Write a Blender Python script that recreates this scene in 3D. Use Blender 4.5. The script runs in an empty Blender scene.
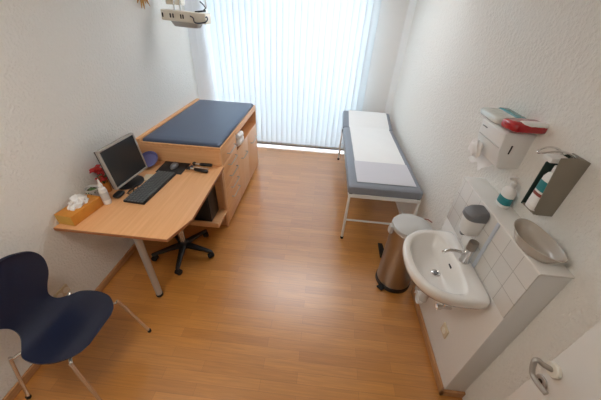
import bpy, bmesh, math, random
from mathutils import Vector, Matrix
random.seed(7)
PI = math.pi
S = bpy.context.scene
COL = S.collection

# ------------------------------------------------------------------ camera
def make_camera():
    p, y, r = 6.12922070e-01, 6.01463140e-02, 5.94764899e-02
    cp, sp, cy, sy, cr, sr = math.cos(p), math.sin(p), math.cos(y), math.sin(y), math.cos(r), math.sin(r)
    Z = Matrix(((cy, -sy, 0), (sy, cy, 0), (0, 0, 1)))
    right, fw, up = Z @ Vector((1, 0, 0)), Z @ Vector((0, cp, -sp)), Z @ Vector((0, sp, cp))
    a = cr*right + sr*up
    b = -sr*right + cr*up
    cam = bpy.data.cameras.new('camera')
    o = bpy.data.objects.new('camera', cam)
    COL.objects.link(o)
    M = Matrix((a, b, -fw)).transposed().to_4x4()
    M.translation = (0, 0, 1.95)
    o.matrix_world = M
    cam.sensor_fit = 'HORIZONTAL'
    cam.sensor_width = 36
    cam.lens = 273.02/601*36
    cam.clip_start = .02
    S.camera = o
make_camera()

# ------------------------------------------------------------------ materials
def srgb(r, g, b):
    f = lambda c: (c/12.92 if c <= .04045 else ((c+.055)/1.055)**2.4)
    return tuple(f(v/255) for v in (r, g, b)) + (1,)

def base_mat(name):
    m = bpy.data.materials.new(name); m.use_nodes = True
    nt = m.node_tree
    return m, nt, nt.nodes['Principled BSDF']

def mat(name, col, rough=.5, metal=0, bump=None, vary=0, vscale=8, coat=0, spec=None, trans=0, ior=None, sheen=0):
    m, nt, p = base_mat(name)
    p.inputs['Roughness'].default_value = rough
    p.inputs['Metallic'].default_value = metal
    p.inputs['Coat Weight'].default_value = coat
    p.inputs['Coat Roughness'].default_value = .12
    if spec is not None: p.inputs['Specular IOR Level'].default_value = spec
    p.inputs['Transmission Weight'].default_value = trans
    p.inputs['Sheen Weight'].default_value = sheen
    if ior: p.inputs['IOR'].default_value = ior
    tc = nt.nodes.new('ShaderNodeTexCoord')
    n = nt.nodes.new('ShaderNodeTexNoise'); n.inputs['Scale'].default_value = vscale; n.inputs['Detail'].default_value = 3
    nt.links.new(tc.outputs['Object'], n.inputs['Vector'])
    mx = nt.nodes.new('ShaderNodeMix'); mx.data_type = 'RGBA'
    nt.links.new(n.outputs['Fac'], mx.inputs['Factor'])
    c = Vector(col[:3])
    mx.inputs['A'].default_value = (*(c*(1-vary)), 1)
    mx.inputs['B'].default_value = (*(c*(1+vary)), 1)
    nt.links.new(mx.outputs['Result'], p.inputs['Base Color'])
    if bump:
        sc, st, dist = bump
        b = nt.nodes.new('ShaderNodeTexNoise'); b.inputs['Scale'].default_value = sc; b.inputs['Detail'].default_value = 4
        nt.links.new(tc.outputs['Object'], b.inputs['Vector'])
        bp = nt.nodes.new('ShaderNodeBump'); bp.inputs['Strength'].default_value = st; bp.inputs['Distance'].default_value = dist
        nt.links.new(b.outputs['Fac'], bp.inputs['Height'])
        nt.links.new(bp.outputs['Normal'], p.inputs['Normal'])
    return m

def wood(name, c1, c2, axis='x', rough=.4, stretch=22, scale=2.2):
    m, nt, p = base_mat(name)
    p.inputs['Roughness'].default_value = rough
    tc = nt.nodes.new('ShaderNodeTexCoord')
    mp = nt.nodes.new('ShaderNodeMapping')
    sc = {'x': (1, stretch, stretch), 'y': (stretch, 1, stretch), 'z': (stretch, stretch, 1)}[axis]
    mp.inputs['Scale'].default_value = sc
    n = nt.nodes.new('ShaderNodeTexNoise'); n.inputs['Scale'].default_value = scale; n.inputs['Detail'].default_value = 6
    n.inputs['Distortion'].default_value = .4
    r = nt.nodes.new('ShaderNodeValToRGB')
    r.color_ramp.elements[0].position = .3; r.color_ramp.elements[0].color = c1
    r.color_ramp.elements[1].position = .72; r.color_ramp.elements[1].color = c2
    L = nt.links.new
    L(tc.outputs['Object'], mp.inputs['Vector']); L(mp.outputs['Vector'], n.inputs['Vector'])
    L(n.outputs['Fac'], r.inputs['Fac']); L(r.outputs['Color'], p.inputs['Base Color'])
    return m

def floor_mat():
    m, nt, p = base_mat('oak parquet')
    L = nt.links.new
    tc = nt.nodes.new('ShaderNodeTexCoord')
    br = nt.nodes.new('ShaderNodeTexBrick')
    br.offset = .37; br.offset_frequency = 2; br.squash = 1
    br.inputs['Scale'].default_value = 1
    br.inputs['Brick Width'].default_value = .62
    br.inputs['Row Height'].default_value = .068
    br.inputs['Mortar Size'].default_value = .0009
    br.inputs['Mortar Smooth'].default_value = .3
    br.inputs['Bias'].default_value = 0
    br.inputs['Color1'].default_value = srgb(207, 143, 68)
    br.inputs['Color2'].default_value = srgb(190, 127, 54)
    br.inputs['Mortar'].default_value = srgb(160, 102, 44)
    L(tc.outputs['Object'], br.inputs['Vector'])
    mp = nt.nodes.new('ShaderNodeMapping'); mp.inputs['Scale'].default_value = (1.5, 30, 1)
    n = nt.nodes.new('ShaderNodeTexNoise'); n.inputs['Scale'].default_value = 3; n.inputs['Detail'].default_value = 6; n.inputs['Distortion'].default_value = .6
    L(tc.outputs['Object'], mp.inputs['Vector']); L(mp.outputs['Vector'], n.inputs['Vector'])
    mx = nt.nodes.new('ShaderNodeMix'); mx.data_type = 'RGBA'; mx.blend_type = 'MULTIPLY'
    mx.inputs['Factor'].default_value = 1
    r = nt.nodes.new('ShaderNodeValToRGB')
    r.color_ramp.elements[0].position = .3; r.color_ramp.elements[0].color = (.84, .81, .77, 1)
    r.color_ramp.elements[1].position = .7; r.color_ramp.elements[1].color = (1.06, 1.05, 1.04, 1)
    L(n.outputs['Fac'], r.inputs['Fac'])
    L(br.outputs['Color'], mx.inputs['A']); L(r.outputs['Color'], mx.inputs['B'])
    L(mx.outputs['Result'], p.inputs['Base Color'])
    p.inputs['Roughness'].default_value = .30
    p.inputs['IOR'].default_value = 1.55
    p.inputs['Coat IOR'].default_value = 1.75
    p.inputs['Coat Weight'].default_value = 1
    p.inputs['Coat Roughness'].default_value = .33
    bp = nt.nodes.new('ShaderNodeBump'); bp.inputs['Strength'].default_value = .12; bp.inputs['Distance'].default_value = .002
    L(br.outputs['Fac'], bp.inputs['Height']); bp.invert = True
    L(bp.outputs['Normal'], p.inputs['Normal'])
    return m

def plaster(name, col, strength=.5, scale=75):
    m, nt, p = base_mat(name)
    L = nt.links.new
    p.inputs['Base Color'].default_value = col
    p.inputs['Roughness'].default_value = .75
    p.inputs['Specular IOR Level'].default_value = .25
    tc = nt.nodes.new('ShaderNodeTexCoord')
    n = nt.nodes.new('ShaderNodeTexNoise'); n.inputs['Scale'].default_value = scale; n.inputs['Detail'].default_value = 2
    r = nt.nodes.new('ShaderNodeValToRGB')
    r.color_ramp.elements[0].position = .42; r.color_ramp.elements[1].position = .66
    bp = nt.nodes.new('ShaderNodeBump'); bp.inputs['Strength'].default_value = strength; bp.inputs['Distance'].default_value = .006
    L(tc.outputs['Object'], n.inputs['Vector']); L(n.outputs['Fac'], r.inputs['Fac'])
    L(r.outputs['Color'], bp.inputs['Height']); L(bp.outputs['Normal'], p.inputs['Normal'])
    return m

def tile_mat():
    m, nt, p = base_mat('white glazed tile')
    L = nt.links.new
    tc = nt.nodes.new('ShaderNodeTexCoord')
    sp = nt.nodes.new('ShaderNodeSeparateXYZ'); cb = nt.nodes.new('ShaderNodeCombineXYZ')
    L(tc.outputs['Object'], sp.inputs[0])
    ax = nt.nodes.new('ShaderNodeMath'); ax.operation = 'SUBTRACT'; ax.inputs[1].default_value = .796
    az = nt.nodes.new('ShaderNodeMath'); az.operation = 'SUBTRACT'; az.inputs[1].default_value = .832-1.03
    L(sp.outputs['Y'], ax.inputs[0]); L(sp.outputs['Z'], az.inputs[0])
    L(ax.outputs[0], cb.inputs['X']); L(az.outputs[0], cb.inputs['Y'])
    br = nt.nodes.new('ShaderNodeTexBrick'); br.offset = 0; br.squash = 1
    br.inputs['Scale'].default_value = 1
    br.inputs['Brick Width'].default_value = .1035; br.inputs['Row Height'].default_value = .103
    br.inputs['Mortar Size'].default_value = .0016; br.inputs['Mortar Smooth'].default_value = .2
    br.inputs['Color1'].default_value = srgb(222, 219, 214); br.inputs['Color2'].default_value = srgb(216, 213, 208)
    br.inputs['Mortar'].default_value = srgb(178, 173, 167)
    L(cb.outputs[0], br.inputs['Vector'])
    L(br.outputs['Color'], p.inputs['Base Color'])
    p.inputs['Roughness'].default_value = .18
    bp = nt.nodes.new('ShaderNodeBump'); bp.invert = True
    bp.inputs['Strength'].default_value = .4; bp.inputs['Distance'].default_value = .002
    L(br.outputs['Fac'], bp.inputs['Height']); L(bp.outputs['Normal'], p.inputs['Normal'])
    return m

def slat_mat(name, col, trans=.6):
    m = bpy.data.materials.new(name); m.use_nodes = True
    nt = m.node_tree; nt.nodes.clear(); L = nt.links.new
    out = nt.nodes.new('ShaderNodeOutputMaterial')
    d = nt.nodes.new('ShaderNodeBsdfDiffuse'); t = nt.nodes.new('ShaderNodeBsdfTranslucent')
    d.inputs['Color'].default_value = col; t.inputs['Color'].default_value = col
    mx = nt.nodes.new('ShaderNodeMixShader'); mx.inputs[0].default_value = trans
    tc = nt.nodes.new('ShaderNodeTexCoord')
    n = nt.nodes.new('ShaderNodeTexNoise'); n.inputs['Scale'].default_value = 250
    bp = nt.nodes.new('ShaderNodeBump'); bp.inputs['Strength'].default_value = .1; bp.inputs['Distance'].default_value = .001
    L(tc.outputs['Object'], n.inputs['Vector']); L(n.outputs['Fac'], bp.inputs['Height']); L(bp.outputs['Normal'], d.inputs['Normal'])
    L(d.outputs[0], mx.inputs[1]); L(t.outputs[0], mx.inputs[2]); L(mx.outputs[0], out.inputs[0])
    return m

def glass_mat():
    m = bpy.data.materials.new('window glass'); m.use_nodes = True
    nt = m.node_tree; nt.nodes.clear(); L = nt.links.new
    out = nt.nodes.new('ShaderNodeOutputMaterial')
    t = nt.nodes.new('ShaderNodeBsdfTransparent'); t.inputs['Color'].default_value = (.93, .96, .97, 1)
    g = nt.nodes.new('ShaderNodeBsdfGlossy'); g.inputs['Roughness'].default_value = .02
    fr = nt.nodes.new('ShaderNodeFresnel'); fr.inputs['IOR'].default_value = 1.45
    mx = nt.nodes.new('ShaderNodeMixShader')
    L(fr.outputs[0], mx.inputs[0]); L(t.outputs[0], mx.inputs[1]); L(g.outputs[0], mx.inputs[2]); L(mx.outputs[0], out.inputs[0])
    return m

def emit_mat(name, col, strength):
    m, nt, p = base_mat(name)
    p.inputs['Base Color'].default_value = (.8, .8, .8, 1)
    p.inputs['Emission Color'].default_value = col
    p.inputs['Emission Strength'].default_value = strength
    return m

WALL_COL = srgb(231, 229, 223)
M = dict(
    wall=plaster('roughcast wall paint', WALL_COL, .45, 62),
    wall_smooth=mat('smooth wall paint', srgb(232, 231, 228), .6, bump=(40, .05, .002), spec=.3),
    panel=mat('white wall panel', srgb(224, 219, 212), .45),
    ceiling=mat('ceiling paint', srgb(240, 238, 233), .8),
    floor=floor_mat(),
    skirting=wood('skirting wood', srgb(176, 128, 84), srgb(196, 148, 102), 'y', .45),
    beech=wood('beech laminate', srgb(222, 165, 113), srgb(234, 181, 130), 'x', .42),
    beech_y=wood('beech laminate lengthwise', srgb(222, 164, 112), srgb(234, 180, 129), 'y', .42),
    beech_z=wood('beech laminate upright', srgb(224, 172, 124), srgb(235, 187, 142), 'z', .42),
    beech_edge=mat('beech edge band', srgb(170, 110, 70), .5, vary=.06, vscale=20),
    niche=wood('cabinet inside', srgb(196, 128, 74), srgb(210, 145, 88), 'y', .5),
    tile=tile_mat(),
    ceramic=mat('glazed ceramic', srgb(236, 233, 228), .12, coat=.4, vary=.01),
    ceramic_beige=mat('beige glazed ceramic', srgb(186, 176, 163), .22, coat=.3, vary=.02),
    chrome=mat('chrome', (.75, .74, .73, 1), .12, 1, vary=.02),
    chrome_leg=mat('chromed tube', (.66, .62, .57, 1), .25, .9, vary=.02),
    steel=mat('brushed steel', srgb(168, 160, 152), .3, 1, bump=(160, .04, .001), vary=.03),
    alu=mat('aluminium', srgb(190, 189, 186), .35, .9, vary=.02),
    alu_paint=mat('silver lacquer', srgb(176, 170, 163), .35, .35, vary=.02),
    bracket=mat('anodised bracket metal', srgb(150, 143, 131), .42, .55, vary=.03),
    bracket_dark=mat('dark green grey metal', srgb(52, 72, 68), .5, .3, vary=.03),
    profile=mat('pale blue grey edge profile', srgb(196, 204, 214), .3),
    white_metal=mat('white lacquered steel', srgb(232, 232, 230), .3),
    white_plastic=mat('white plastic', srgb(230, 229, 226), .35, vary=.01),
    grey_plastic=mat('grey plastic', srgb(112, 114, 119), .4, vary=.03),
    light_grey=mat('light grey plastic', srgb(196, 195, 192), .4),
    black=mat('black plastic', srgb(22, 22, 24), .42, vary=.1),
    black_soft=mat('black rubber', srgb(26, 25, 26), .7, vary=.1),
    screen=mat('dark screen glass', srgb(40, 46, 50), .2, vary=.05, spec=.5),
    key=mat('dark keycap', srgb(98, 102, 104), .4),
    navy_pad=mat('navy vinyl', srgb(72, 86, 112), .34, bump=(220, .08, .001), vary=.04, spec=.55),
    navy_shell=mat('navy lacquered shell', srgb(24, 31, 54), .28, vary=.03, spec=.5),
    grey_vinyl=mat('grey vinyl', srgb(132, 137, 146), .42, bump=(200, .08, .001), vary=.03),
    paper=mat('crepe paper', srgb(236, 235, 233), .85, bump=(90, .12, .002), vary=.01),
    film=mat('foot end film', srgb(208, 206, 212), .35, bump=(24, .1, .003), vary=.01),
    tissue=mat('tissue paper', srgb(242, 240, 238), .9),
    card_orange=mat('printed tissue carton', srgb(208, 138, 52), .5, vary=.28, vscale=14),
    card_yellow=mat('yellow carton end', srgb(206, 160, 72), .5, vary=.12, vscale=16),
    leaf=mat('green leaf', srgb(74, 108, 52), .5, vary=.25, vscale=30),
    pot=mat('pale pot', srgb(196, 196, 194), .35),
    soil=mat('soil', srgb(70, 52, 38), .9, vary=.2, vscale=40),
    red=mat('red petal', srgb(168, 34, 30), .6, vary=.25, vscale=25),
    red_film=mat('glossy red film', srgb(170, 24, 32), .22, vary=.06, coat=.4),
    orange=mat('orange card', srgb(206, 128, 52), .6, vary=.2, vscale=18),
    teal_film=mat('teal printed film', srgb(60, 138, 146), .25, coat=.4, vary=.1, vscale=20),
    clear_film=mat('pale clear film', srgb(206, 210, 204), .18, coat=.5, bump=(30, .3, .01), vary=.05),
    label_white=mat('white label', srgb(236, 236, 234), .4),
    teal=mat('teal label', srgb(36, 132, 138), .4),
    brown_red=mat('brown red label band', srgb(140, 60, 50), .4),
    violet=mat('violet disc', srgb(104, 104, 158), .25, coat=.3, vary=.05),
    straw=mat('straw', srgb(206, 160, 92), .7, vary=.15, vscale=30),
    beige_plastic=mat('beige plastic', srgb(214, 200, 172), .4),
    cream=mat('cream enamel', srgb(234, 228, 214), .35, vary=.02),
    blue_grey=mat('blue grey plastic', srgb(60, 72, 96), .4),
    weight=mat('blind weight plastic', srgb(150, 154, 158), .5),
    concrete=mat('pale concrete', srgb(176, 174, 170), .8, bump=(20, .2, .004), vary=.08),
    slat=slat_mat('blind fabric', (.68, .73, .755, 1), .23),
    slat_side=slat_mat('side blind fabric', srgb(236, 238, 240), .2),
    glass=glass_mat(),
    lamp=emit_mat('lamp diffuser', (1, .94, .865, 1), 1.0),
    daylight_fill=emit_mat('cool daylight fill diffuser', (.94, .965, 1, 1), 1.0),
    door=mat('white door lacquer', srgb(226, 223, 217), .35, spec=.4),
)

# ------------------------------------------------------------------ mesh builder
def T(x=0, y=0, z=0): return Matrix.Translation((x, y, z))
def RX(d): return Matrix.Rotation(math.radians(d), 4, 'X')
def RY(d): return Matrix.Rotation(math.radians(d), 4, 'Y')
def RZ(d): return Matrix.Rotation(math.radians(d), 4, 'Z')

def smooth_path(pts, n=6, closed=False):
    P = [Vector(p) for p in pts]; out = []
    N = len(P)
    rng = range(N if closed else N-1)
    for i in rng:
        if closed: p0, p1, p2, p3 = P[(i-1) % N], P[i], P[(i+1) % N], P[(i+2) % N]
        else: p0, p1, p2, p3 = P[max(i-1, 0)], P[i], P[i+1], P[min(i+2, N-1)]
        for k in range(n):
            t = k/n
            out.append(.5*((2*p1)+(-p0+p2)*t+(2*p0-5*p1+4*p2-p3)*t*t+(-p0+3*p1-3*p2+p3)*t**3))
    if not closed: out.append(P[-1])
    return out

class MB:
    def __init__(self): self.bm = bmesh.new()
    def _merge(self, b, X=None):
        if X is not None: bmesh.ops.transform(b, matrix=X, verts=b.verts)
        me = bpy.data.meshes.new('tmp'); b.to_mesh(me); b.free()
        self.bm.from_mesh(me); bpy.data.meshes.remove(me)
        return self
    def box(self, lo, hi, bev=0, seg=2, X=None):
        b = bmesh.new()
        vs = [b.verts.new((x, y, z)) for x in (lo[0], hi[0]) for y in (lo[1], hi[1]) for z in (lo[2], hi[2])]
        for f in ((0, 1, 3, 2), (4, 6, 7, 5), (0, 4, 5, 1), (2, 3, 7, 6), (0, 2, 6, 4), (1, 5, 7, 3)):
            b.faces.new([vs[i] for i in f])
        if bev: bmesh.ops.bevel(b, geom=list(b.edges), offset=bev, segments=seg, profile=.5, affect='EDGES')
        bmesh.ops.recalc_face_normals(b, faces=b.faces)
        return self._merge(b, X)
    def prism(self, pts, axis, a, c, bev=0, seg=2, X=None):
        b = bmesh.new()
        f3 = {'z': lambda p, h: (p[0], p[1], h), 'y': lambda p, h: (p[0], h, p[1]), 'x': lambda p, h: (h, p[0], p[1])}[axis]
        A = [b.verts.new(f3(p, a)) for p in pts]; B = [b.verts.new(f3(p, c)) for p in pts]
        n = len(pts)
        b.faces.new(A); b.faces.new(B[::-1])
        for i in range(n): b.faces.new((A[i], B[i], B[(i+1) % n], A[(i+1) % n]))
        if bev: bmesh.ops.bevel(b, geom=list(b.edges), offset=bev, segments=seg, profile=.5, affect='EDGES')
        bmesh.ops.recalc_face_normals(b, faces=b.faces)
        return self._merge(b, X)
    def loft(self, rings, cap0=True, cap1=True, closed=True, X=None):
        b = bmesh.new()
        V = [[b.verts.new(p) for p in r] for r in rings]
        n = len(rings[0])
        for i in range(len(V)-1):
            for j in range(n if closed else n-1):
                k = (j+1) % n
                b.faces.new((V[i][j], V[i][k], V[i+1][k], V[i+1][j]))
        if cap0: b.faces.new(V[0][::-1])
        if cap1: b.faces.new(V[-1])
        bmesh.ops.recalc_face_normals(b, faces=b.faces)
        return self._merge(b, X)
    def lathe(self, prof, c=(0, 0, 0), seg=28, X=None, cap0=True, cap1=True):
        rings = [[(c[0]+r*math.cos(2*PI*k/seg), c[1]+r*math.sin(2*PI*k/seg), c[2]+z) for k in range(seg)] for r, z in prof]
        return self.loft(rings, cap0, cap1, X=X)
    def tube(self, pts, r, seg=12, X=None, sm=0, closed=False):
        P = smooth_path(pts, sm, closed) if sm else [Vector(p) for p in pts]
        R = r if isinstance(r, (list, tuple)) else [r]*len(P)
        N = len(P)
        if len(R) != N: R = [R[0]+(R[-1]-R[0])*i/(N-1) for i in range(N)]
        tan = []
        for i in range(N):
            if closed: d = P[(i+1) % N]-P[i-1]
            else: d = P[min(i+1, N-1)]-P[max(i-1, 0)]
            tan.append(d.normalized())
        u = tan[0].orthogonal().normalized()
        rings = []
        for i in range(N):
            t = tan[i]
            u = (u - t*u.dot(t)).normalized(); v = t.cross(u)
            k = 1
            if 0 < i < N-1:
                c = (P[i]-P[i-1]).normalized().dot((P[i+1]-P[i]).normalized())
                k = 1/max(.6, math.sqrt(max(0, (1+c)/2)))
            rings.append([tuple(P[i]+R[i]*(math.cos(2*PI*j/seg)*u+math.sin(2*PI*j/seg)*v)) for j in range(seg)])
        if closed:
            rings.append(rings[0]); return self.loft(rings, False, False, X=X)
        return self.loft(rings, X=X)
    def cyl(self, p0, p1, r0, r1=None, seg=20, bev=0):
        r1 = r0 if r1 is None else r1
        p0, p1 = Vector(p0), Vector(p1); d = (p1-p0); L = d.length; d.normalize()
        if bev: P = [p0, p0+d*bev, p1-d*bev, p1]; R = [r0-bev, r0, r1, r1-bev]
        else: P = [p0, p1]; R = [r0, r1]
        u = d.orthogonal().normalized(); v = d.cross(u)
        rings = [[tuple(p+r*(math.cos(2*PI*j/seg)*u+math.sin(2*PI*j/seg)*v)) for j in range(seg)] for p, r in zip(P, R)]
        return self.loft(rings)
    def ball(self, c, r, X=None, u=14, v=9):
        r = r if isinstance(r, (tuple, list)) else (r, r, r)
        b = bmesh.new()
        bmesh.ops.create_uvsphere(b, u_segments=u, v_segments=v, radius=1)
        bmesh.ops.transform(b, matrix=Matrix.LocRotScale(Vector(c), None, Vector(r)), verts=b.verts)
        return self._merge(b, X)
    def pillow(self, c, half, p=4, X=None, n=36, m=11, wob=0, e=1):
        # flattened soft bag: superellipse outline, lens section
        rings = []
        for i in range(m+1):
            a = -PI/2+PI*i/m
            s = max(.02, math.cos(a))**(.45*e); z = math.copysign(abs(math.sin(a))**e, a)
            ring = []
            for k in range(n):
                t = 2*PI*k/n
                cx, sx = math.cos(t), math.sin(t)
                x = math.copysign(abs(cx)**(2/p), cx)*half[0]*s; y = math.copysign(abs(sx)**(2/p), sx)*half[1]*s
                w = 1+wob*math.sin(5*t+3*z)*math.cos(3*t)
                ring.append((c[0]+x*w, c[1]+y*w, c[2]+z*half[2]*(1+wob*2*math.sin(4*t))))
            rings.append(ring)
        return self.loft(rings, X=X)
    def sheet(self, grid, th=0, X=None):
        # grid[i][j] -> surface, optional thickness along vertex normals
        b = bmesh.new()
        V = [[b.verts.new(p) for p in row] for row in grid]
        for i in range(len(V)-1):
            for j in range(len(V[0])-1):
                b.faces.new((V[i][j], V[i][j+1], V[i+1][j+1], V[i+1][j]))
        if th:
            b.normal_update()
            bmesh.ops.solidify(b, geom=list(b.faces), thickness=th)
            bmesh.ops.recalc_face_normals(b, faces=b.faces)
        return self._merge(b, X)
    def build(self, name, m, parent=None, world=True, sharp=32, kind=None):
        bm = self.bm
        off = Vector((0, 0, 0))
        if parent is not None and world:
            q = parent
            while q is not None: off += q.location; q = q.parent
            bmesh.ops.translate(bm, verts=bm.verts, vec=-off)
        bm.normal_update()
        lim = math.radians(sharp)
        for f in bm.faces: f.smooth = True
        for e in bm.edges:
            e.smooth = not (len(e.link_faces) == 2 and e.calc_face_angle(0) > lim)
        me = bpy.data.meshes.new(name); bm.to_mesh(me); bm.free()
        me.materials.append(M[m] if isinstance(m, str) else m)
        o = bpy.data.objects.new(name, me); COL.objects.link(o)
        if parent is not None: o.parent = parent
        if kind: o['kind'] = kind
        return o

def thing(name, label, cat, loc=(0, 0, 0), rz=0, group=None):
    o = bpy.data.objects.new(name, None); o.empty_display_size = .1
    COL.objects.link(o); o.location = loc; o.rotation_euler = (0, 0, math.radians(rz))
    return tag(o, label, cat, group)
def tag(o, label, cat, group=None):
    o['label'] = label; o['category'] = cat
    if group: o['group'] = group
    return o
def struct(name, mb, m, parent=None, **k):
    o = mb.build(name, m, parent, **k)
    if parent is None: o['kind'] = 'structure'
    return o

# ------------------------------------------------------------------ room
XL, XR, XB, YB, YF, H = -1.648, 1.04, .916, 4.38, -1.8, 2.5
WX = .60            # right end of the window opening
struct('floor', MB().box((XL-.3, YF-.2, -.12), (XR+.2, YB+.35, 0)), 'floor')
struct('ceiling', MB().box((XL-.3, YF-.2, H), (XR+.2, YB+.25, H+.1)), 'ceiling')
struct('wall_left', MB().box((XL-.25, YF-.2, 0), (XL, 3.57, H)).box((XL-.25, 3.57, 0), (XL-.12, YB+.25, H)), 'wall')
struct('wall_right', MB().box((XR, YF-.2, 0), (XR+.2, YB+.25, H)), 'wall')
struct('wall_back', MB().box((WX, YB, 0), (XR, YB+.25, H)).box((XL-.12, YB, 2.38), (WX, YB+.25, H)), 'wall_smooth')
struct('wall_front', MB().box((XL, -.5, 0), (.02, -.36, H)).box((.02, -.5, 2.05), (.96, -.36, H)).box((.96, -.5, 0), (XR, -.36, H)), 'wall')
struct('wall_hall', MB().box((XL, YF-.2, 0), (XR, YF, H)), 'wall')
# skirting
struct('baseboard_left', MB().box((XL, -.36, 0), (XL+.014, 2.17, .06), .003), 'skirting')
struct('baseboard_right', MB().box((XR-.014, 1.60, 0), (XR, YB, .06), .003), 'white_metal')
struct('light_strip_1', MB().prism([(XR-.075, YB), (XR, YB-.075), (XR, YB)], 'z', 0, H), 'white_metal')  # added white strip, stands in for window light falling along this corner
struct('baseboard_back', MB().box((WX+.02, YB-.014, 0), (XR-.014, YB, .06), .003), 'white_metal')
# window: floor-to-ceiling glazed front with frame
w = struct('window_1', MB()
    .box((XL-.12, YB+.05, 0), (WX, YB+.13, .05)).box((XL-.12, YB+.05, 2.30), (WX, YB+.13, 2.38))
    .box((XL-.12, YB+.05, .05), (XL-.03, YB+.13, 2.30)).box((WX-.07, YB+.05, .05), (WX, YB+.13, 2.30)), 'white_metal')
struct('pane', MB().box((XL-.03, YB+.085, .05), (WX-.07, YB+.095, 2.30)), 'glass', w)

# unseen slabs added outside the glass door to dim the daylight on the blind
struct('floor_light_block', MB().box((-3.5, YB+.35, -.2), (3, 7.5, -.03)), 'concrete')
struct('ceiling_light_block', MB().box((-3.5, YB+.25, 2.42), (3, 5.75, 2.6)), 'ceiling')
# boxed-out installation ledge behind the basin
led = struct('wall_ledge', MB().box((XB, .80, 0), (XR, 1.555, 1.135), .004), 'wall_smooth')
struct('tile_panel', MB().box((XB-.006, .80, .835), (XB, 1.55, 1.135), .001), 'tile', led)
struct('top_board', MB().box((XB-.008, .795, 1.135), (XR, 1.56, 1.146), .003), 'ceramic', led)
struct('tile_profile', MB().box((XB-.012, 1.100, .83), (XB-.005, 1.122, 1.138), .002), 'profile', led)
struct('baseboard_ledge', MB().box((XB-.016, .784, 0), (XB, 1.56, .06), .003).box((XB-.016, .784, 0), (XR, .80, .06), .003), 'skirting')

# open door leaf at the right edge of the picture
d = struct('door_1', MB().box((.90, -.33, .01), (.942, .555, 2.02), .003), 'door')
hd = MB().tube([(.885, .527, .955), (.855, .534, .968), (.838, .543, .976), (.829, .541, .966), (.828, .519, .931), (.830, .49, .927), (.835, .455, .932)], .009, sm=6).build('handle', 'alu_paint', d)
MB().cyl((.90, .525, .955), (.884, .525, .955), .027, bev=.003, seg=28).build('handle_rose', 'cream', hd)
ke = MB().cyl((.90, .525, .868), (.893, .525, .868), .024, bev=.002, seg=28).build('key_rose', 'alu_paint', d)
MB().cyl((.8935, .525, .868), (.891, .525, .868), .009, bev=.001, seg=16).build('keyhole', 'black', ke)

# ------------------------------------------------------------------ vertical blinds
def blind(name, label, x0, x1, y0, m, z0, z1, pitch, along='x', tilt=10, width=.0965, jitter=5):
    root = thing(name, label, 'blind', ((x0+x1)/2, y0, 0) if along == 'x' else (y0, (x0+x1)/2, 0))
    sl = MB()
    n = round((x1-x0)/pitch)
    pts = []
    for i in range(n):
        c = x0+pitch*(i+.5)
        a = math.radians(tilt+random.uniform(-jitter, jitter))
        g = []
        for k in range(5):
            s = (k/4-.5)*width
            bow = .006*(1-(2*s/width)**2)
            x = c+s*math.cos(a)+bow*math.sin(a); y = y0+s*math.sin(a)-bow*math.cos(a)
            g.append((x, y) if along == 'x' else (y, x))
        sl.sheet([[(p[0], p[1], z) for p in g] for z in (z0+.02, (z0+z1)/2, z1)])
        p, q = g[0], g[-1]
        d = Vector((q[0]-p[0], q[1]-p[1], 0)).normalized(); nn = Vector((-d.y, d.x, 0))
        P, Q = Vector((*p, 0))+d*.006, Vector((*q, 0))-d*.006
        quad = [tuple((v)[:2]) for v in (P-nn*.002, Q-nn*.002, Q+nn*.002, P+nn*.002)]
        MB().prism(quad, 'z', z0-.008, z0+.045).build('bottom_weight', 'weight', root)
        pts.append(((P+Q)/2))
    sl.build('slat_curtain', m, root)
    if along == 'x': r = MB().box((x0-.01, y0-.022, z1), (x1+.01, y0+.022, z1+.04), .004)
    else: r = MB().box((y0-.022, x0-.01, z1), (y0+.022, x1+.01, z1+.04), .004)
    r.build('head_rail', 'white_metal', root)
    return root
bl = blind('vertical_blind', 'wide white vertical blind hanging before the bright window', -1.625, .592, 4.275, 'slat', .035, 2.44, .0822)
MB().tube([(.612, 4.25, 2.44), (.612, 4.25, 1.06)], .003, seg=6).cyl((.612, 4.25, 1.06), (.612, 4.25, .93), .008, .006, seg=10).build('pull_cord', 'white_plastic', bl)
blind('vertical_blind', 'narrow shaded vertical blind on left wall in the corner', 3.78, 4.23, -1.70, 'slat_side', .06, 2.44, .09, along='y', tilt=56, width=.085)

# ------------------------------------------------------------------ ceiling lights
def ceiling_light(x, y, hx, hy, label, m):
    t = thing('ceiling_light', label, 'lamp', (x, y, H), group='ceiling lights')
    a, b = hx+.02, hy+.02
    MB().box((x-a, y-b, H-.05), (x+a, y-hy, H), .003).box((x-a, y+hy, H-.05), (x+a, y+b, H), .003) \
        .box((x-a, y-hy, H-.05), (x-hx, y+hy, H), .003).box((x+hx, y-hy, H-.05), (x+a, y+hy, H), .003).build('frame', 'white_metal', t)
    MB().box((x-hx, y-hy, H-.045), (x+hx, y+hy, H-.03)).build('diffuser', m, t)
ceiling_light(-.85, .3, .29, .29, 'square white ceiling light above the desk end of the room', 'lamp')
ceiling_light(-.2, 3.25, .70, .40, 'long added fill light on the ceiling nearer to the window', 'daylight_fill')  # unseen panel added to make up for daylight at the window end

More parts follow.
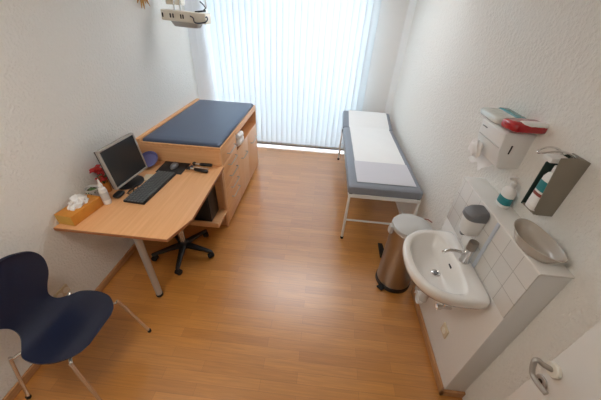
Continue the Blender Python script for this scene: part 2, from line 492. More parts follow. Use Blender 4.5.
# ------------------------------------------------------------------ desk
t = thing('desk', 'beech desk with clipped front corner against left wall', 'desk', (-1.25, 1.67, 0))
out = [(XL+.002, 1.18), (-.897, 1.18), (-.827, 1.396), (-.858, 2.165), (XL+.002, 2.165)]
MB().prism(out, 'z', .697, .72, .002).build('desk_top', 'beech_y', t)
ins = [(XL+.002, 1.1775), (-.8955, 1.1775), (-.8250, 1.3955), (-.8562, 2.164), (-.862, 2.164), (-.8305, 1.397), (-.9, 1.184), (XL+.002, 1.184)]
MB().prism(ins, 'z', .6985, .7185).build('edge_band', 'beech_edge', t)
lg = MB().cyl((-1.164, 1.256, .02), (-1.164, 1.256, .697), .024, seg=24).build('leg', 'alu_paint', t)
MB().cyl((-1.164, 1.256, 0), (-1.164, 1.256, .03), .026, seg=24, bev=.004).build('foot_cap', 'black_soft', lg)
MB().box((-1.215, 1.905, .205), (-.873, 2.165, .225), .002).box((-1.215, 1.895, .20), (-.873, 1.913, .255), .002).build('computer_shelf', 'beech', t)
MB().box((-1.235, 1.90, .20), (-1.216, 2.165, .697), .002).build('shelf_panel', 'beech_z', t)
MB().box((-.90, 2.145, 0), (-.875, 2.165, .697), .002).build('support_panel', 'beech_z', t)

t = thing('computer_tower', 'black computer tower on the low shelf under the desk', 'computer', (-1.05, 2.03, .2255))
MB().box((-1.205, 1.945, .2255), (-.955, 2.14, .60), .006).build('case', 'black', t)
MB().box((-1.19, 1.938, .25), (-.97, 1.946, .585), .003).build('front_panel', 'black_soft', t)
MB().box((-1.15, 1.935, .50), (-1.01, 1.939, .53), .001).build('drive_bay', 'grey_plastic', t)

# ------------------------------------------------------------------ swivel stool under desk
t = thing('swivel_stool', 'black five-armed wheeled stool base under the desk', 'stool', (-1.165, 1.735, 0))
cx, cy = -1.165, 1.735
MB().lathe([(.045, .075), (.05, .085), (.042, .14), (.03, .15)], (cx, cy, 0)).build('hub', 'black', t)
MB().cyl((cx, cy, .14), (cx, cy, .455), .016).cyl((cx, cy, .14), (cx, cy, .30), .025).build('gas_column', 'chrome_leg', t)
MB().lathe([(.02, .455), (.165, .46), (.18, .475), (.18, .50), (.165, .52), (.05, .525)], (cx, cy, 0)).build('seat', 'black_soft', t)
for k in range(5):
    a = math.radians(66+72*k); u = Vector((math.cos(a), math.sin(a), 0)); v = Vector((-u.y, u.x, 0)); c = Vector((cx, cy, 0))
    rings = []
    for s, w_, zl, zh in ((.03, .026, .085, .125), (.12, .022, .08, .112), (.22, .018, .068, .092), (.265, .015, .062, .084), (.278, .008, .066, .08)):
        p = c+u*s
        rings.append([tuple(p+v*x+Vector((0, 0, z))) for x, z in ((-w_, zl), (w_, zl), (w_, zh-.006), (w_*.6, zh), (-w_*.6, zh), (-w_, zh-.006))])
    lg = MB().loft(rings).build('leg', 'black', t)
    p = c+u*.26
    side = (v*.6+u*.4).normalized()
    MB().cyl(p+side*.024+Vector((0, 0, .026)), p+side*.004+Vector((0, 0, .026)), .026, bev=.004, seg=18).cyl(p-side*.024+Vector((0, 0, .026)), p-side*.004+Vector((0, 0, .026)), .026, bev=.004, seg=18) \
        .cyl(p+Vector((0, 0, .02)), p+Vector((0, 0, .075)), .010).box((-.014, -.012, .02), (.014, .012, .058), .004, X=T(p.x, p.y, 0)).build('caster', 'black_soft', lg)

# ------------------------------------------------------------------ cabinet with changing pad
CY0, CY1, CX = 2.17, 3.53, -.87
t = thing('cabinet', 'beech drawer cabinet with padded navy top beside desk', 'cabinet', (-1.25, 2.85, 0))
b = MB()
b.box((XL+.002, CY0, .0), (CX-.02, CY0+.02, .855), .001)          # near side panel
b.box((XL+.002, CY1-.02, .0), (CX-.02, CY1, .855), .001)          # far side panel
b.box((XL+.002, CY0+.02, .0), (XL+.015, CY1-.02, .855))
b.build('carcass', 'beech_x' if 'beech_x' in M else 'beech', t)
MB().box((CX-.08, CY0+.02, 0), (CX-.06, CY1-.02, .04)).build('plinth', 'beech_edge', t)
MB().box((XL+.016, CY0+.021, .04), (CX-.021, CY1-.021, .06)).build('bottom_board', 'beech_y', t)
MB().box((XL+.002, CY0-.004, .855), (CX, CY1, .873), .002).build('top_board', 'beech_y', t)
MB().box((XL+.002, CY0-.004, .873), (XL+.045, CY1, .922), .004) \
    .box((XL+.045, CY0-.004, .873), (CX, CY0+.014, .897), .003) \
    .box((CX-.014, CY0+.014, .873), (CX, CY1, .893), .003) \
    .box((XL+.045, CY1-.014, .873), (CX-.014, CY1, .893), .003).build('raised_rim', 'beech_y', t)
MB().box((CX-.02, CY0, .04), (CX-.0005, CY0+.018, .855), .001).build('stile', 'beech_z', t)
MB().box((CX-.02, CY1-.018, .04), (CX-.0005, CY1, .855), .001).build('stile', 'beech_z', t)
# niche (open compartment) above the doors
NY0, NY1, NZ0, NZ1 = 2.645, CY1-.018, .668, .832
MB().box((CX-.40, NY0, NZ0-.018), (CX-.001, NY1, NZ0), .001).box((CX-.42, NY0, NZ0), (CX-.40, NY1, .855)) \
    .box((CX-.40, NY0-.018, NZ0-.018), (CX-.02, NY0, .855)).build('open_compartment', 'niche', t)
MB().box((CX-.02, NY0, NZ1), (CX, NY1, .855), .001).build('top_rail', 'beech_y', t)
def bow(y0, y1, z, par):
    MB().tube([(CX, y0, z), (CX+.024, y0, z), (CX+.03, y0+.01, z), (CX+.03, y1-.01, z), (CX+.024, y1, z), (CX, y1, z)], .0042, seg=10).build('handle', 'alu', par)
zs = [.045, .232, .358, .484, .61, .722]
zt = [.229, .355, .481, .607, .719, .853]
hz = [.195, .32, .45, .575, .69, .80]
zs, zt, hz = [.045, .330, .460, .590, .715], [.327, .457, .587, .712, .852], [.280, .394, .532, .657, .778]
for z0, z1, h in zip(zs, zt, hz):
    dr = MB().box((CX-.02, CY0+.019, z0), (CX, NY0-.02, z1), .0015).build('drawer', 'beech_y', t)
    bow(2.325, 2.545, h, dr)
for y0, y1, h0, h1 in ((NY0-.017, 3.066, 2.755, 2.945), (3.069, CY1-.019, 3.19, 3.42)):
    dr = MB().box((CX-.02, y0, .045), (CX, y1, NZ0-.003), .0015).build('door', 'beech_z', t)
    bow(h0, h1, .515, dr)

t = thing('changing_pad', 'navy vinyl pad lying inside the rim of the cabinet top', 'pad', (-1.23, 2.86, .874))
rings = []
px0, px1, py0, py1 = XL+.048, CX-.018, CY0+.018, CY1-.018
def rr(x0, x1, y0, y1, r, z, n=5):
    o = []
    for cx_, cy_, a0 in ((x1-r, y1-r, 0), (x0+r, y1-r, 90), (x0+r, y0+r, 180), (x1-r, y0+r, 270)):
        for k in range(n+1):
            a = math.radians(a0+90*k/n); o.append((cx_+r*math.cos(a), cy_+r*math.sin(a), z))
    return o
for ins, z in ((.006, .874), (0, .88), (0, .902), (.004, .912), (.012, .918), (.03, .921), (.10, .922)):
    rings.append(rr(px0+ins, px1-ins, py0+ins, py1-ins, .02, z))
MB().loft(rings).build('cushion', 'navy_pad', t)

t = thing('folded_cloth', 'white folded cloth poking out of the open cabinet compartment', 'cloth', (-.90, 2.77, .669))
MB().pillow((-.925, 2.77, .725), (.085, .11, .05), p=3.2, wob=.04).build('lower_fold', 'tissue', t)
MB().pillow((-.915, 2.76, .79), (.08, .09, .034), p=3, wob=.05).build('upper_fold', 'tissue', t)

# ------------------------------------------------------------------ desk items
DZ = .7205
# monitor (faces +X)
t = thing('monitor', 'silver framed flat monitor with dark screen on the desk', 'monitor', (-1.52, 1.76, DZ))
Xm = T(-1.462, 1.745, .934) @ RZ(-4) @ RY(-7)
mb = MB()
W2, H2 = .183, .153
mb.box((-.02, -W2, H2-.014), (.006, W2, H2), .003, X=Xm).box((-.02, -W2, -H2), (.006, W2, -H2+.014), .003, X=Xm)
mb.box((-.02, -W2, -H2+.014), (.006, -W2+.013, H2-.014), .003, X=Xm).box((-.02, W2-.013, -H2+.014), (.006, W2, H2-.014), .003, X=Xm)
mb.build('bezel', 'alu_paint', t)
MB().box((-.012, -W2+.012, -H2+.013), (.001, W2-.012, H2-.013), X=Xm).build('screen', 'screen', t)
MB().box((-.034, -W2+.004, -H2+.004), (-.019, W2-.004, H2-.004), .004, X=Xm).box((-.058, -.11, -.10), (-.033, .11, .10), .01, X=Xm).build('back_shell', 'black', t)
MB().box((-.085, -.03, -.14), (-.057, .03, .02), .006, X=Xm).box((-1.565, 1.735, DZ+.015), (-1.525, 1.795, .88), .006).build('stand_neck', 'black', t)
MB().lathe([(.11, 0), (.112, .006), (.10, .014), (.03, .02)], (-1.51, 1.765, DZ), seg=32).build('stand_base', 'black', t)

# keyboard
t = thing('keyboard', 'black computer keyboard lying on the desk', 'keyboard', (-1.295, 1.728, DZ), -3)
MB().box((-.082, -.228, 0), (.082, .228, .016), .004).build('keyboard_body', 'black', t, world=False)
ks = MB()
for r_ in range(6):
    x = -.068+r_*.0255
    for k in range(20):
        y = -.217+k*.0228
        if r_ == 5 and 4 <= k <= 8: continue
        ks.prism([(x-.009, y-.0085), (x+.009, y-.0085), (x+.009, y+.0085), (x-.009, y+.0085)], 'z', .015, .0205)
ks.prism([(.0495, -.135), (.0695, -.135), (.0695, -.025), (.0495, -.025)], 'z', .015, .0205)
ks.build('keys', 'key', t, world=False)

t = thing('mouse_pad', 'black mouse pad between the keyboard and the cabinet', 'mouse pad', (-1.325, 2.045, DZ))
MB().prism([(-1.395, 1.962), (-1.165, 1.955), (-1.165, 2.158), (-1.405, 2.162)], 'z', DZ, DZ+.004, .001).build('mat', 'black_soft', t)
t = thing('computer_mouse', 'grey computer mouse resting on the black mouse pad', 'mouse', (-1.275, 2.065, DZ+.005))
rings = []
for z, s in ((0, .9), (.006, 1), (.016, .96), (.026, .78), (.032, .5), (.034, .15)):
    rings.append([(-1.275+.031*s*math.cos(a)*(1+.08*math.sin(a)), 2.065+.055*s*math.sin(a), DZ+.005+z) for a in [2*PI*k/24 for k in range(24)]])
MB().loft(rings).build('shell', 'grey_plastic', t)
MB().box((-1.279, 2.09, DZ+.030), (-1.271, 2.107, DZ+.038), .002).build('scroll_wheel', 'black', t)

# otoscope set: two handles with heads
for k, (x0, y0, x1, y1, lab) in enumerate(((-1.115, 2.137, -.955, 2.14, 'dark diagnostic instrument on desk, the one nearer the cabinet'), (-1.125, 2.05, -.95, 2.02, 'dark diagnostic instrument on desk, the one nearer the keyboard'))):
    t = thing('otoscope', lab, 'instrument', ((x0+x1)/2, (y0+y1)/2, DZ), group='diagnostic instruments on the desk')
    a = Vector((x0, y0, DZ+.015)); c = Vector((x1, y1, DZ+.015)); dv = (c-a).normalized()
    MB().tube([a+dv*.045, a+dv*.06, c-dv*.01, c], [.010, .0145, .0145, .010], seg=16).build('handle', 'black', t)
    MB().tube([a+dv*.005, a+dv*.046], [.012, .010], seg=14).build('collar', 'chrome', t)
    MB().ball(a+dv*-.004+Vector((0, 0, .003)), (.018, .02, .017)).tube([a+Vector((-.005, 0, .004)), a+Vector((-.016, .012 if k == 0 else -.03, .004))], [.012, .004], seg=12).build('head', 'black', t)
t = thing('steel_clip', 'small steel blue instrument between two dark desk instruments', 'instrument', (-1.05, 2.09, DZ))
MB().tube([(-1.125, 2.095, DZ+.007), (-.965, 2.078, DZ+.007)], .0065, seg=12).build('rod', 'chrome', t)
MB().ball((-1.125, 2.095, DZ+.011), (.015, .013, .011)).build('head', 'blue_grey', t)

# violet disc leaning against cabinet
t = thing('violet_dish', 'violet round dish leaning on cabinet behind the monitor', 'dish', (-1.485, 2.075, DZ))
MB().lathe([(.04, 0), (.07, .004), (.082, .02), (.086, .03), (.082, .03), (.076, .02), (.065, .009), (.01, .007)], seg=36, X=T(-1.50, 2.075, DZ+.040) @ RX(30)).build('bowl', 'violet', t)

# notepad and black stapler-like clutter under the monitor
t = thing('note_paper', 'small pale paper slip on desk below the monitor', 'paper', (-1.41, 1.85, DZ))
MB().box((-.035, -.05, 0), (.035, .05, .006), .001, X=T(-1.40, 1.86, DZ) @ RZ(12)).build('sheets', 'beige_plastic', t)
t = thing('spectacles', 'dark folded spectacles lying on desk under the monitor', 'spectacles', (-1.43, 1.66, DZ))
mb = MB()
for y in (1.615, 1.675):
    mb.tube([(-1.395+.006*math.cos(a), y+.025*math.cos(a), DZ+.021+.018*math.sin(a)) for a in [2*PI*k/18 for k in range(18)]], .0028, seg=8, closed=True)
mb.tube([(-1.39, 1.636, DZ+.026), (-1.388, 1.645, DZ+.03), (-1.39, 1.654, DZ+.026)], .0026, seg=8)
mb.build('rims', 'black', t)
MB().tube([(-1.395, 1.705, DZ+.03), (-1.415, 1.702, DZ+.02), (-1.425, 1.61, DZ+.006)], .0026, seg=8).build('temple', 'black', t)
MB().tube([(-1.395, 1.588, DZ+.03), (-1.412, 1.59, DZ+.02), (-1.418, 1.69, DZ+.004)], .0026, seg=8).build('temple', 'black', t)
t = thing('eyeglass_case', 'black rounded case on desk below the monitor corner', 'case', (-1.44, 1.68, DZ))
t.location = (-1.45, 1.60, DZ)
MB().pillow((-1.465, 1.575, DZ+.016), (.03, .045, .0155), p=3).build('shell', 'black', t)

# stamps / pen holder and flowers behind monitor
FX, FY = -1.592, 1.625
t = thing('flower_pot', 'small orange pot of red flowers behind the monitor', 'flower pot', (FX, FY, DZ))
t.location = (FX, FY, DZ)
MB().lathe([(.028, 0), (.036, .05), (.04, .085), (.036, .085), (.032, .07)], (FX, FY, DZ), seg=24).build('pot', 'orange', t)
fl, lf = MB(), MB()
for k in range(44):
    a = random.uniform(0, 2*PI); r = random.uniform(0, .048); z = random.uniform(.11, .21)
    c = Vector((FX+r*math.cos(a), FY+r*math.sin(a), DZ+z))
    for j in range(5):
        Xp = T(*c) @ RZ(72*j+k*20) @ RY(random.uniform(10, 60))
        fl.ball((.010, 0, 0), (.011, .008, .003), X=Xp, u=8, v=5)
for k in range(12):
    a = 2*PI*k/12
    lf.tube([(FX, FY, DZ+.06), (FX+.015*math.cos(a), FY+.015*math.sin(a), DZ+.11), (FX+.03*math.cos(a), FY+.03*math.sin(a), DZ+.14)], [.003, .006, .001], seg=6)
fl.build('flowers', 'red', t); lf.build('leaves', 'leaf', t)

# potted succulent by the wall
PX, PY = -1.600, 1.510
t = thing('potted_plant', 'small green plant in pale pot between tissue box and wall', 'plant', (PX, PY, DZ))
MB().lathe([(.028, 0), (.034, .03), (.042, .085), (.045, .098), (.040, .098), (.036, .085)], (PX, PY, DZ), seg=24).build('pot', 'pot', t)
MB().lathe([(.036, .084), (.02, .087)], (PX, PY, DZ), seg=20).build('soil', 'soil', t)
lf = MB()
for k in range(22):
    a = k*2.4; rr_ = .012+.024*k/22; tl = 70-50*k/22
    X = T(PX, PY, DZ+.09) @ RZ(math.degrees(a)) @ RY(90-tl-10)
    lf.loft([[(s, w_*math.cos(q), .004*math.sin(q)+.15*s*s*8) for q in [2*PI*j/8 for j in range(8)]] for s, w_ in ((.002, .004), (.015, .009), (.03, .009), (.042, .005), (.048, .001))], X=X)
lf.build('leaves', 'leaf', t)

# spray bottle
t = thing('dropper_bottle', 'white plastic squeeze bottle with pointed tip on desk', 'bottle', (-1.488, 1.477, DZ))
MB().lathe([(.022, 0), (.025, .004), (.026, .03), (.026, .11), (.022, .128), (.012, .138), (.012, .146)], (-1.488, 1.477, DZ), seg=24).build('body', 'white_plastic', t)
MB().lathe([(.014, .146), (.014, .16), (.009, .166), (.006, .19), (.003, .205)], (-1.488, 1.477, DZ), seg=20).build('nozzle', 'white_plastic', t)
MB().lathe([(.0263, .04), (.0264, .041), (.0264, .10), (.0263, .101)], (-1.488, 1.477, DZ), seg=24, cap0=False, cap1=False).build('paper_label', 'light_grey', t)

# tissue box
t = thing('tissue_box', 'orange and yellow tissue carton with a tissue pulled out', 'tissue box', (-1.56, 1.36, DZ))
Xt = T(-1.572, 1.338, DZ) @ RZ(-5)
MB().box((-.06, -.122, 0), (.06, .122, .075), .002, X=Xt).build('carton', 'card_orange', t)
MB().box((-.0585, -.1232, .002), (.0585, -.1212, .073), X=Xt).build('end_flap', 'card_yellow', t)
g = []
for i in range(9):
    row = []
    for j in range(13):
        u_, v_ = i/8, j/12
        yy = (v_-.5)*.15*(1-.25*u_); zz = .075+.055*u_+.012*math.sin(9*v_+2*u_)*u_
        xx = -.01+.028*math.sin(7*v_+1)*u_+.018*math.sin(13*v_)*u_
        row.append((xx, yy+.01, zz))
    g.append(row)
g2 = [[(p[0]*-.6+.016+.02*math.sin(5*j+i), p[1]*.9-.006, .075+(p[2]-.075)*.8) for j, p in enumerate(row)] for i, row in enumerate(g)]
MB().sheet(g, .0015, X=Xt).sheet(g2, .0015, X=Xt).pillow((0, .005, .084), (.035, .07, .016), p=2.2, X=Xt, wob=.12).build('tissue', 'tissue', t)

# ------------------------------------------------------------------ blue shell chair (faces +X)
t = thing('shell_chair', 'dark navy moulded shell chair with chrome legs by left wall', 'chair', (-1.32, .73, 0))
spine = [(.205, .432), (.19, .442), (.13, .447), (.04, .444), (-.05, .446), (-.09, .458), (-.122, .49), (-.145, .535), (-.162, .585), (-.178, .65), (-.196, .73), (-.209, .795), (-.216, .832), (-.218, .846)]
hw = [.085, .135, .19, .212, .198, .155, .115, .108, .132, .180, .205, .185, .125, .07]
cup = [0, .0, .004, .010, .016, .014, .004, .0, -.012, -.025, -.03, -.028, -.02, -.014]
def cr(vals, n=4):
    return [v.x for v in smooth_path([(v, 0, 0) for v in vals], n)]
sx, sz, sw, sc = cr([p[0] for p in spine]), cr([p[1] for p in spine]), cr(hw), cr(cup)
g = []
for i in range(len(sx)):
    row = []
    i0, i1 = max(i-1, 0), min(i+1, len(sx)-1)
    tx, tz = sx[i1]-sx[i0], sz[i1]-sz[i0]; l = math.hypot(tx, tz); nx, nz = tz/l, -tx/l
    if nz < 0 or (abs(nz) < .2 and nx < 0): pass
    for j in range(17):
        s = j/8-1
        q = abs(sc[i])*s*s
        # seat edges roll up, back edges wrap forward
        row.append((sx[i]+(q if sc[i] < 0 else 0), s*sw[i], sz[i]+(q if sc[i] > 0 else 0)))
    g.append(row)
MB().sheet(g, .010).build('seat_shell', 'navy_shell', t, world=False, sharp=60)
MB().lathe([(.07, .405), (.075, .412), (.075, .428), (.06, .434)], seg=24).build('seat_hub', 'chrome_leg', t, world=False)
for sx_, sy_ in ((1, 1), (1, -1), (-1, 1), (-1, -1)):
    bx, by = (.165, .178) if sx_ > 0 else (.142, .186)
    lg = MB().tube(smooth_path([(.03*sx_, .03*sy_, .417), (bx*.75*sx_, by*.75*sy_, .414), (bx*sx_, by*sy_, .405), ((bx+.012)*sx_, (by+.01)*sy_, .385), (.235*sx_, .23*sy_, .012)], 5), .0085, seg=12).build('leg', 'chrome_leg', t, world=False)
    MB().lathe([(.011, 0), (.012, .003), (.012, .02), (.009, .024)], (.236*sx_, .231*sy_, 0), seg=14).build('foot_cap', 'black_soft', lg, world=False)

# outlet on left wall
t = thing('wall_socket', 'beige double socket low on the left wall behind chair', 'socket', (XL, 1.0, .29))
MB().box((XL, .952, .255), (XL+.012, 1.052, .325), .003).build('cover_plate', 'beige_plastic', t)
for y in (.977, 1.027):
    MB().lathe([(.020, 0), (.021, .003), (.017, .003), (.016, .001)], seg=20, X=T(XL+.012, y, .29) @ RY(90)).build('socket_insert', 'cream', t)

# ------------------------------------------------------------------ examination couch
t = thing('examination_couch', 'grey padded examination couch with white legs by right wall', 'couch', (.65, 3.1, 0))
LX0, LX1, LY0, LY1 = .325, .965, 2.15, 3.98
fr = MB()
fr.box((LX0-.012, LY0-.012, .525), (LX1+.012, LY0+.018, .56), .003).box((LX0-.012, LY1-.018, .525), (LX1+.012, LY1+.012, .56), .003)
fr.box((LX0-.012, LY0+.018, .525), (LX0+.018, LY1-.018, .56), .003).box((LX1-.018, LY0+.018, .525), (LX1+.012, LY1-.018, .56), .003)
fr.build('frame', 'white_metal', t)
for x in (LX0, LX1):
    for y in (LY0, LY1):
        lg = MB().cyl((x, y, .02), (x, y, .525), .0135, seg=16).build('leg', 'white_metal', t)
        MB().cyl((x, y, 0), (x, y, .03), .016, seg=16, bev=.003).build('foot_cap', 'black_soft', lg)
for y in (LY0, LY1):
    MB().cyl((LX0+.012, y, .25), (LX1-.012, y, .25), .010, seg=14).build('crossbar', 'white_metal', t)
PX0, PX1 = .305, .985
def pad(y0, y1, z0, th, X=None):
    rg = []
    for ins, z in ((.004, 0), (0, .006), (0, th-.02), (.006, th-.008), (.018, th-.001), (.04, th+.001), (.12, th+.003)):
        rg.append([(p[0], p[1], p[2]) for p in rr(PX0+ins, PX1-ins, y0+ins, y1-ins, .03, z0+z)])
    return MB().loft(rg, X=X)
pad(2.145, 3.70, .562, .08).build('main_pad', 'grey_vinyl', t)
HX = T(0, 3.715, .562) @ RX(13)
def hp(y0, y1, z0, th): return pad(y0, y1, z0, th, X=HX)
hp(0, .455, .0, .08).build('head_pad', 'grey_vinyl', t)
for x in (PX0+.005, PX1-.005):
    MB().cyl((x-.012, 3.707, .585), (x+.012, 3.707, .585), .022, seg=16, bev=.003).box((x-.008, 3.66, .566), (x+.008, 3.76, .585), .003).build('hinge', 'black', t)
for x in (PX0+.03, PX1-.03):
    MB().box((x-.015, 2.146, .548), (x+.015, 2.166, .566), .003).build('corner_bracket', 'black', t)
MB().box((LX0+.02, 4.07, .562), (LX1-.02, 4.10, .59), .003).tube([(LX0+.05, LY1-.03, .55), (LX0+.05, 4.085, .6)], .009).tube([(LX1-.05, LY1-.03, .55), (LX1-.05, 4.085, .6)], .009).build('head_support', 'white_metal', t)

t = thing('paper_sheet', 'white paper cover lying along the grey examination couch', 'paper', (.66, 3.1, .646))
def strip(x0, x1, ys, zf, n=8, amp=.0012):
    gg = []
    for y in ys:
        gg.append([(x0+(x1-x0)*k/n, y, zf(y)+amp*(math.sin(y*17+k*1.3)+1)) for k in range(n+1)])
    return gg
ys = [2.235+(3.70-2.235)*k/30 for k in range(31)]
MB().sheet(strip(.392, .925, ys, lambda y: .6465), .001).build('main_sheet', 'paper', t)
c13, s13 = math.cos(math.radians(13)), math.sin(math.radians(13))
hys = [3.70, 3.72]+[3.715+c13*q for q in (.06, .12, .2, .3, .4, .445)]
def hz_(y):
    if y <= 3.705: return .6465
    q = (y-3.715)/c13
    return .562+s13*max(q, 0)+c13*.0845+.002*(q < .1)
gg = []
for y in hys:
    yy = y-.0845*s13 if y > 3.73 else y
    gg.append([(.385+(.55)*k/8, yy, hz_(y)) for k in range(9)])
gg.append([(.385+.55*k/8, gg[-1][0][1]+.028, gg[-1][0][2]-.05) for k in range(9)])
MB().sheet(gg, .001).build('head_sheet', 'paper', t)
t = thing('foot_film', 'pale lilac film across the foot end of couch', 'cover', (.66, 2.44, .649))
MB().sheet(strip(.385, .932, [2.228+(2.665-2.228)*k/10 for k in range(11)], lambda y: .6498, amp=.0006), .0008).build('film', 'film', t)

# ------------------------------------------------------------------ pedal bin
bx, by, br_ = .762, 1.668, .142
t = thing('pedal_bin', 'brushed steel pedal bin with pale lid beside wash basin', 'bin', (bx, by, 0))
MB().lathe([(br_-.004, .04), (br_, .045), (br_, .60), (br_-.004, .605)], (bx, by, 0), seg=40).build('body', 'steel', t)
MB().lathe([(br_+.004, 0), (br_+.006, .006), (br_+.004, .04), (br_-.002, .046)], (bx, by, 0), seg=40).build('base_ring', 'black', t)
MB().lathe([(br_+.003, .606), (br_+.006, .612), (br_+.006, .628), (br_, .64), (br_*.75, .655), (br_*.4, .662), (.01, .664)], (bx, by, 0), seg=40).build('lid', 'light_grey', t)
MB().box((-.022, -.02, -.05), (.022, .008, .02), .006, X=T(bx-br_-.005, by-.01, .61) @ RZ(-85)).build('lid_hinge', 'light_grey', t)
pa = math.radians(222)
pd = Vector((math.cos(pa), math.sin(pa), 0))
MB().box((.10, -.028, .008), (.185, .028, .026), .006, X=T(bx, by, 0) @ RZ(222)).build('pedal', 'black_soft', t)
MB().tube([(bx+.10, by+.06, .664), (bx+.125, by+.05, .668), (bx+.145, by+.02, .668)], .004, seg=8).build('bag_corner', 'brown_red', t)

t = thing('door_wedge', 'small black wedge on floor left of the steel bin', 'wedge', (.73, 2.0, 0))
t.location = (.715, 2.02, 0)
MB().prism([(-.10, 0), (.10, 0), (.10, .012), (-.08, .05), (-.10, .05)], 'x', -.022, .022, .003, X=T(.715, 2.02, 0) @ RZ(-2)).build('rubber_block', 'black_soft', t)

# ------------------------------------------------------------------ wash basin
t = thing('wash_basin', 'white rounded wash basin on the tiled ledge', 'wash basin', (.74, 1.135, .70))
def D(cx_, cy_, af, ab, b_, nf, nb, z, n=56):
    o = []
    for k in range(n):
        a = 2*PI*k/n; c, s = math.cos(a), math.sin(a)
        e = nb if c > 0 else nf; aa = ab if c > 0 else af
        # blend the exponent so that the outline stays smooth at the sides
        o.append((cx_+math.copysign(abs(c)**(2/e), c)*aa, cy_+math.copysign(abs(s)**(2/e), s)*b_, z))
    return o
cyb = 1.137
oc = .800
R = [D(.79, cyb, .10, .115, .11, 2.2, 6, .665), D(.795, cyb, .17, .113, .18, 2.2, 7, .69), D(oc, cyb, .225, .11, .235, 2.2, 8, .735),
     D(oc, cyb, .247, .109, .258, 2.25, 9, .775), D(oc, cyb, .256, .109, .266, 2.3, 9, .805), D(oc, cyb, .257, .109, .267, 2.3, 9, .822),
     D(oc, cyb, .252, .105, .262, 2.3, 9, .830), D(oc, cyb, .24, .096, .25, 2.3, 8, .832),
     D(.765, cyb, .185, .072, .232, 2.3, 2.9, .8305), D(.763, cyb, .178, .066, .226, 2.3, 2.9, .826), D(.76, cyb, .168, .056, .214, 2.3, 2.9, .808),
     D(.755, cyb, .148, .044, .185, 2.3, 2.8, .765), D(.752, cyb, .115, .034, .14, 2.2, 2.5, .735), D(.75, cyb, .065, .03, .075, 2, 2, .722), D(.75, cyb, .024, .024, .024, 2, 2, .718)]
MB().loft(R).build('bowl', 'ceramic', t, sharp=50)
dr = MB().lathe([(.024, .0), (.026, .003), (.02, .006), (.017, .003)], (.75, cyb, .7185), seg=24).build('drain', 'chrome', t)
MB().lathe([(.014, .002), (.012, .009), (.004, .011)], (.75, cyb, .7185), seg=18).build('drain_plug', 'grey_plastic', dr)
MB().box((-.004, -.017, -.006), (.004, .017, .006), .003, X=T(.8085, cyb, .786) @ RY(-20)).build('overflow_slot', 'black', t)

t = thing('basin_faucet', 'chrome single lever faucet on the back of wash basin', 'faucet', (.868, 1.15, .832))
fx, fy = .868, 1.143
MB().lathe([(.026, 0), (.027, .004), (.0245, .01), (.024, .09), (.023, .095)], (fx, fy, .8325), seg=28).build('body', 'chrome', t)
MB().lathe([(.024, .097), (.025, .10), (.025, .138), (.023, .146), (.012, .148)], (fx, fy, .8325), seg=28).build('lever', 'steel', t)
MB().tube([(fx-.012, fy, .885), (fx-.05, fy+.004, .897), (fx-.09, fy+.008, .896), (fx-.115, fy+.01, .886), (fx-.122, fy+.011, .874)], .0095, seg=14, sm=5).build('spout', 'chrome', t)

t = thing('siphon_trap', 'white and chrome drain trap hanging under the wash basin', 'pipe', (.76, 1.16, .35))
MB().cyl((.75, 1.137, .56), (.75, 1.137, .67), .017).build('drain_pipe', 'chrome', t)
MB().lathe([(.014, .46), (.025, .468), (.025, .55), (.022, .562), (.018, .575)], (.75, 1.137, 0), seg=24).build('bottle', 'light_grey', t)
MB().tube([(.77, 1.137, .53), (.84, 1.137, .53), (.915, 1.137, .53)], .015).build('outlet_pipe', 'white_plastic', t)
MB().lathe([(.03, 0), (.03, .006), (.02, .012)], seg=22, X=T(XB, 1.137, .53) @ RY(-90)).build('wall_collar', 'chrome', t)
for y, lab in ((1.22, 'chrome angle valve under basin, the one nearer the bin'), (1.10, 'chrome angle valve under basin, the one farther from the bin')):
    t = thing('angle_valve', lab, 'valve', (.89, y, .46), group='angle valves under the basin')
    MB().cyl((.855, y, .46), (XB, y, .46), .012).cyl((.87, y, .46), (.87, y, .50), .009).build('body', 'chrome', t)
    MB().cyl((.825, y, .46), (.856, y, .46), .019, bev=.004, seg=14).build('knob', 'chrome', t)
    MB().tube([(.87, y, .50), (.86, y+(1.143-y)*.15, .58), (.85, y+(1.143-y)*.6, .64), (.85, 1.143+(y-1.143)*.2, .668)], .0055, seg=10, sm=5).build('hose', 'chrome', t)
t = thing('hose_coil', 'white looped hose hanging under the wash basin edge', 'hose', (.78, 1.275, .30))
lp = []
for k in range(33):
    a = 2*PI*k/16
    lp.append((.79+.014*k/16, 1.27+.038*math.cos(a), .31+.045*math.sin(a)))
MB().tube([(.80, 1.20, .66), (.78, 1.27, .50)]+lp+[(.84, 1.29, .32), (.90, 1.30, .34)], .006, seg=10).build('loop', 'white_plastic', t)
MB().cyl((.895, 1.30, .34), (XB, 1.30, .34), .014, seg=16).build('wall_connector', 'chrome', t)

t = thing('wall_socket', 'small beige socket low on front of white ledge', 'socket', (XB, 1.04, .31))
MB().box((XB-.010, 1.003, .268), (XB, 1.075, .345), .003).build('cover_plate', 'beige_plastic', t)
MB().lathe([(.020, 0), (.021, .003), (.017, .003), (.016, .001)], seg=20, X=T(XB-.010, 1.039, .306) @ RY(-90)).build('socket_insert', 'cream', t)

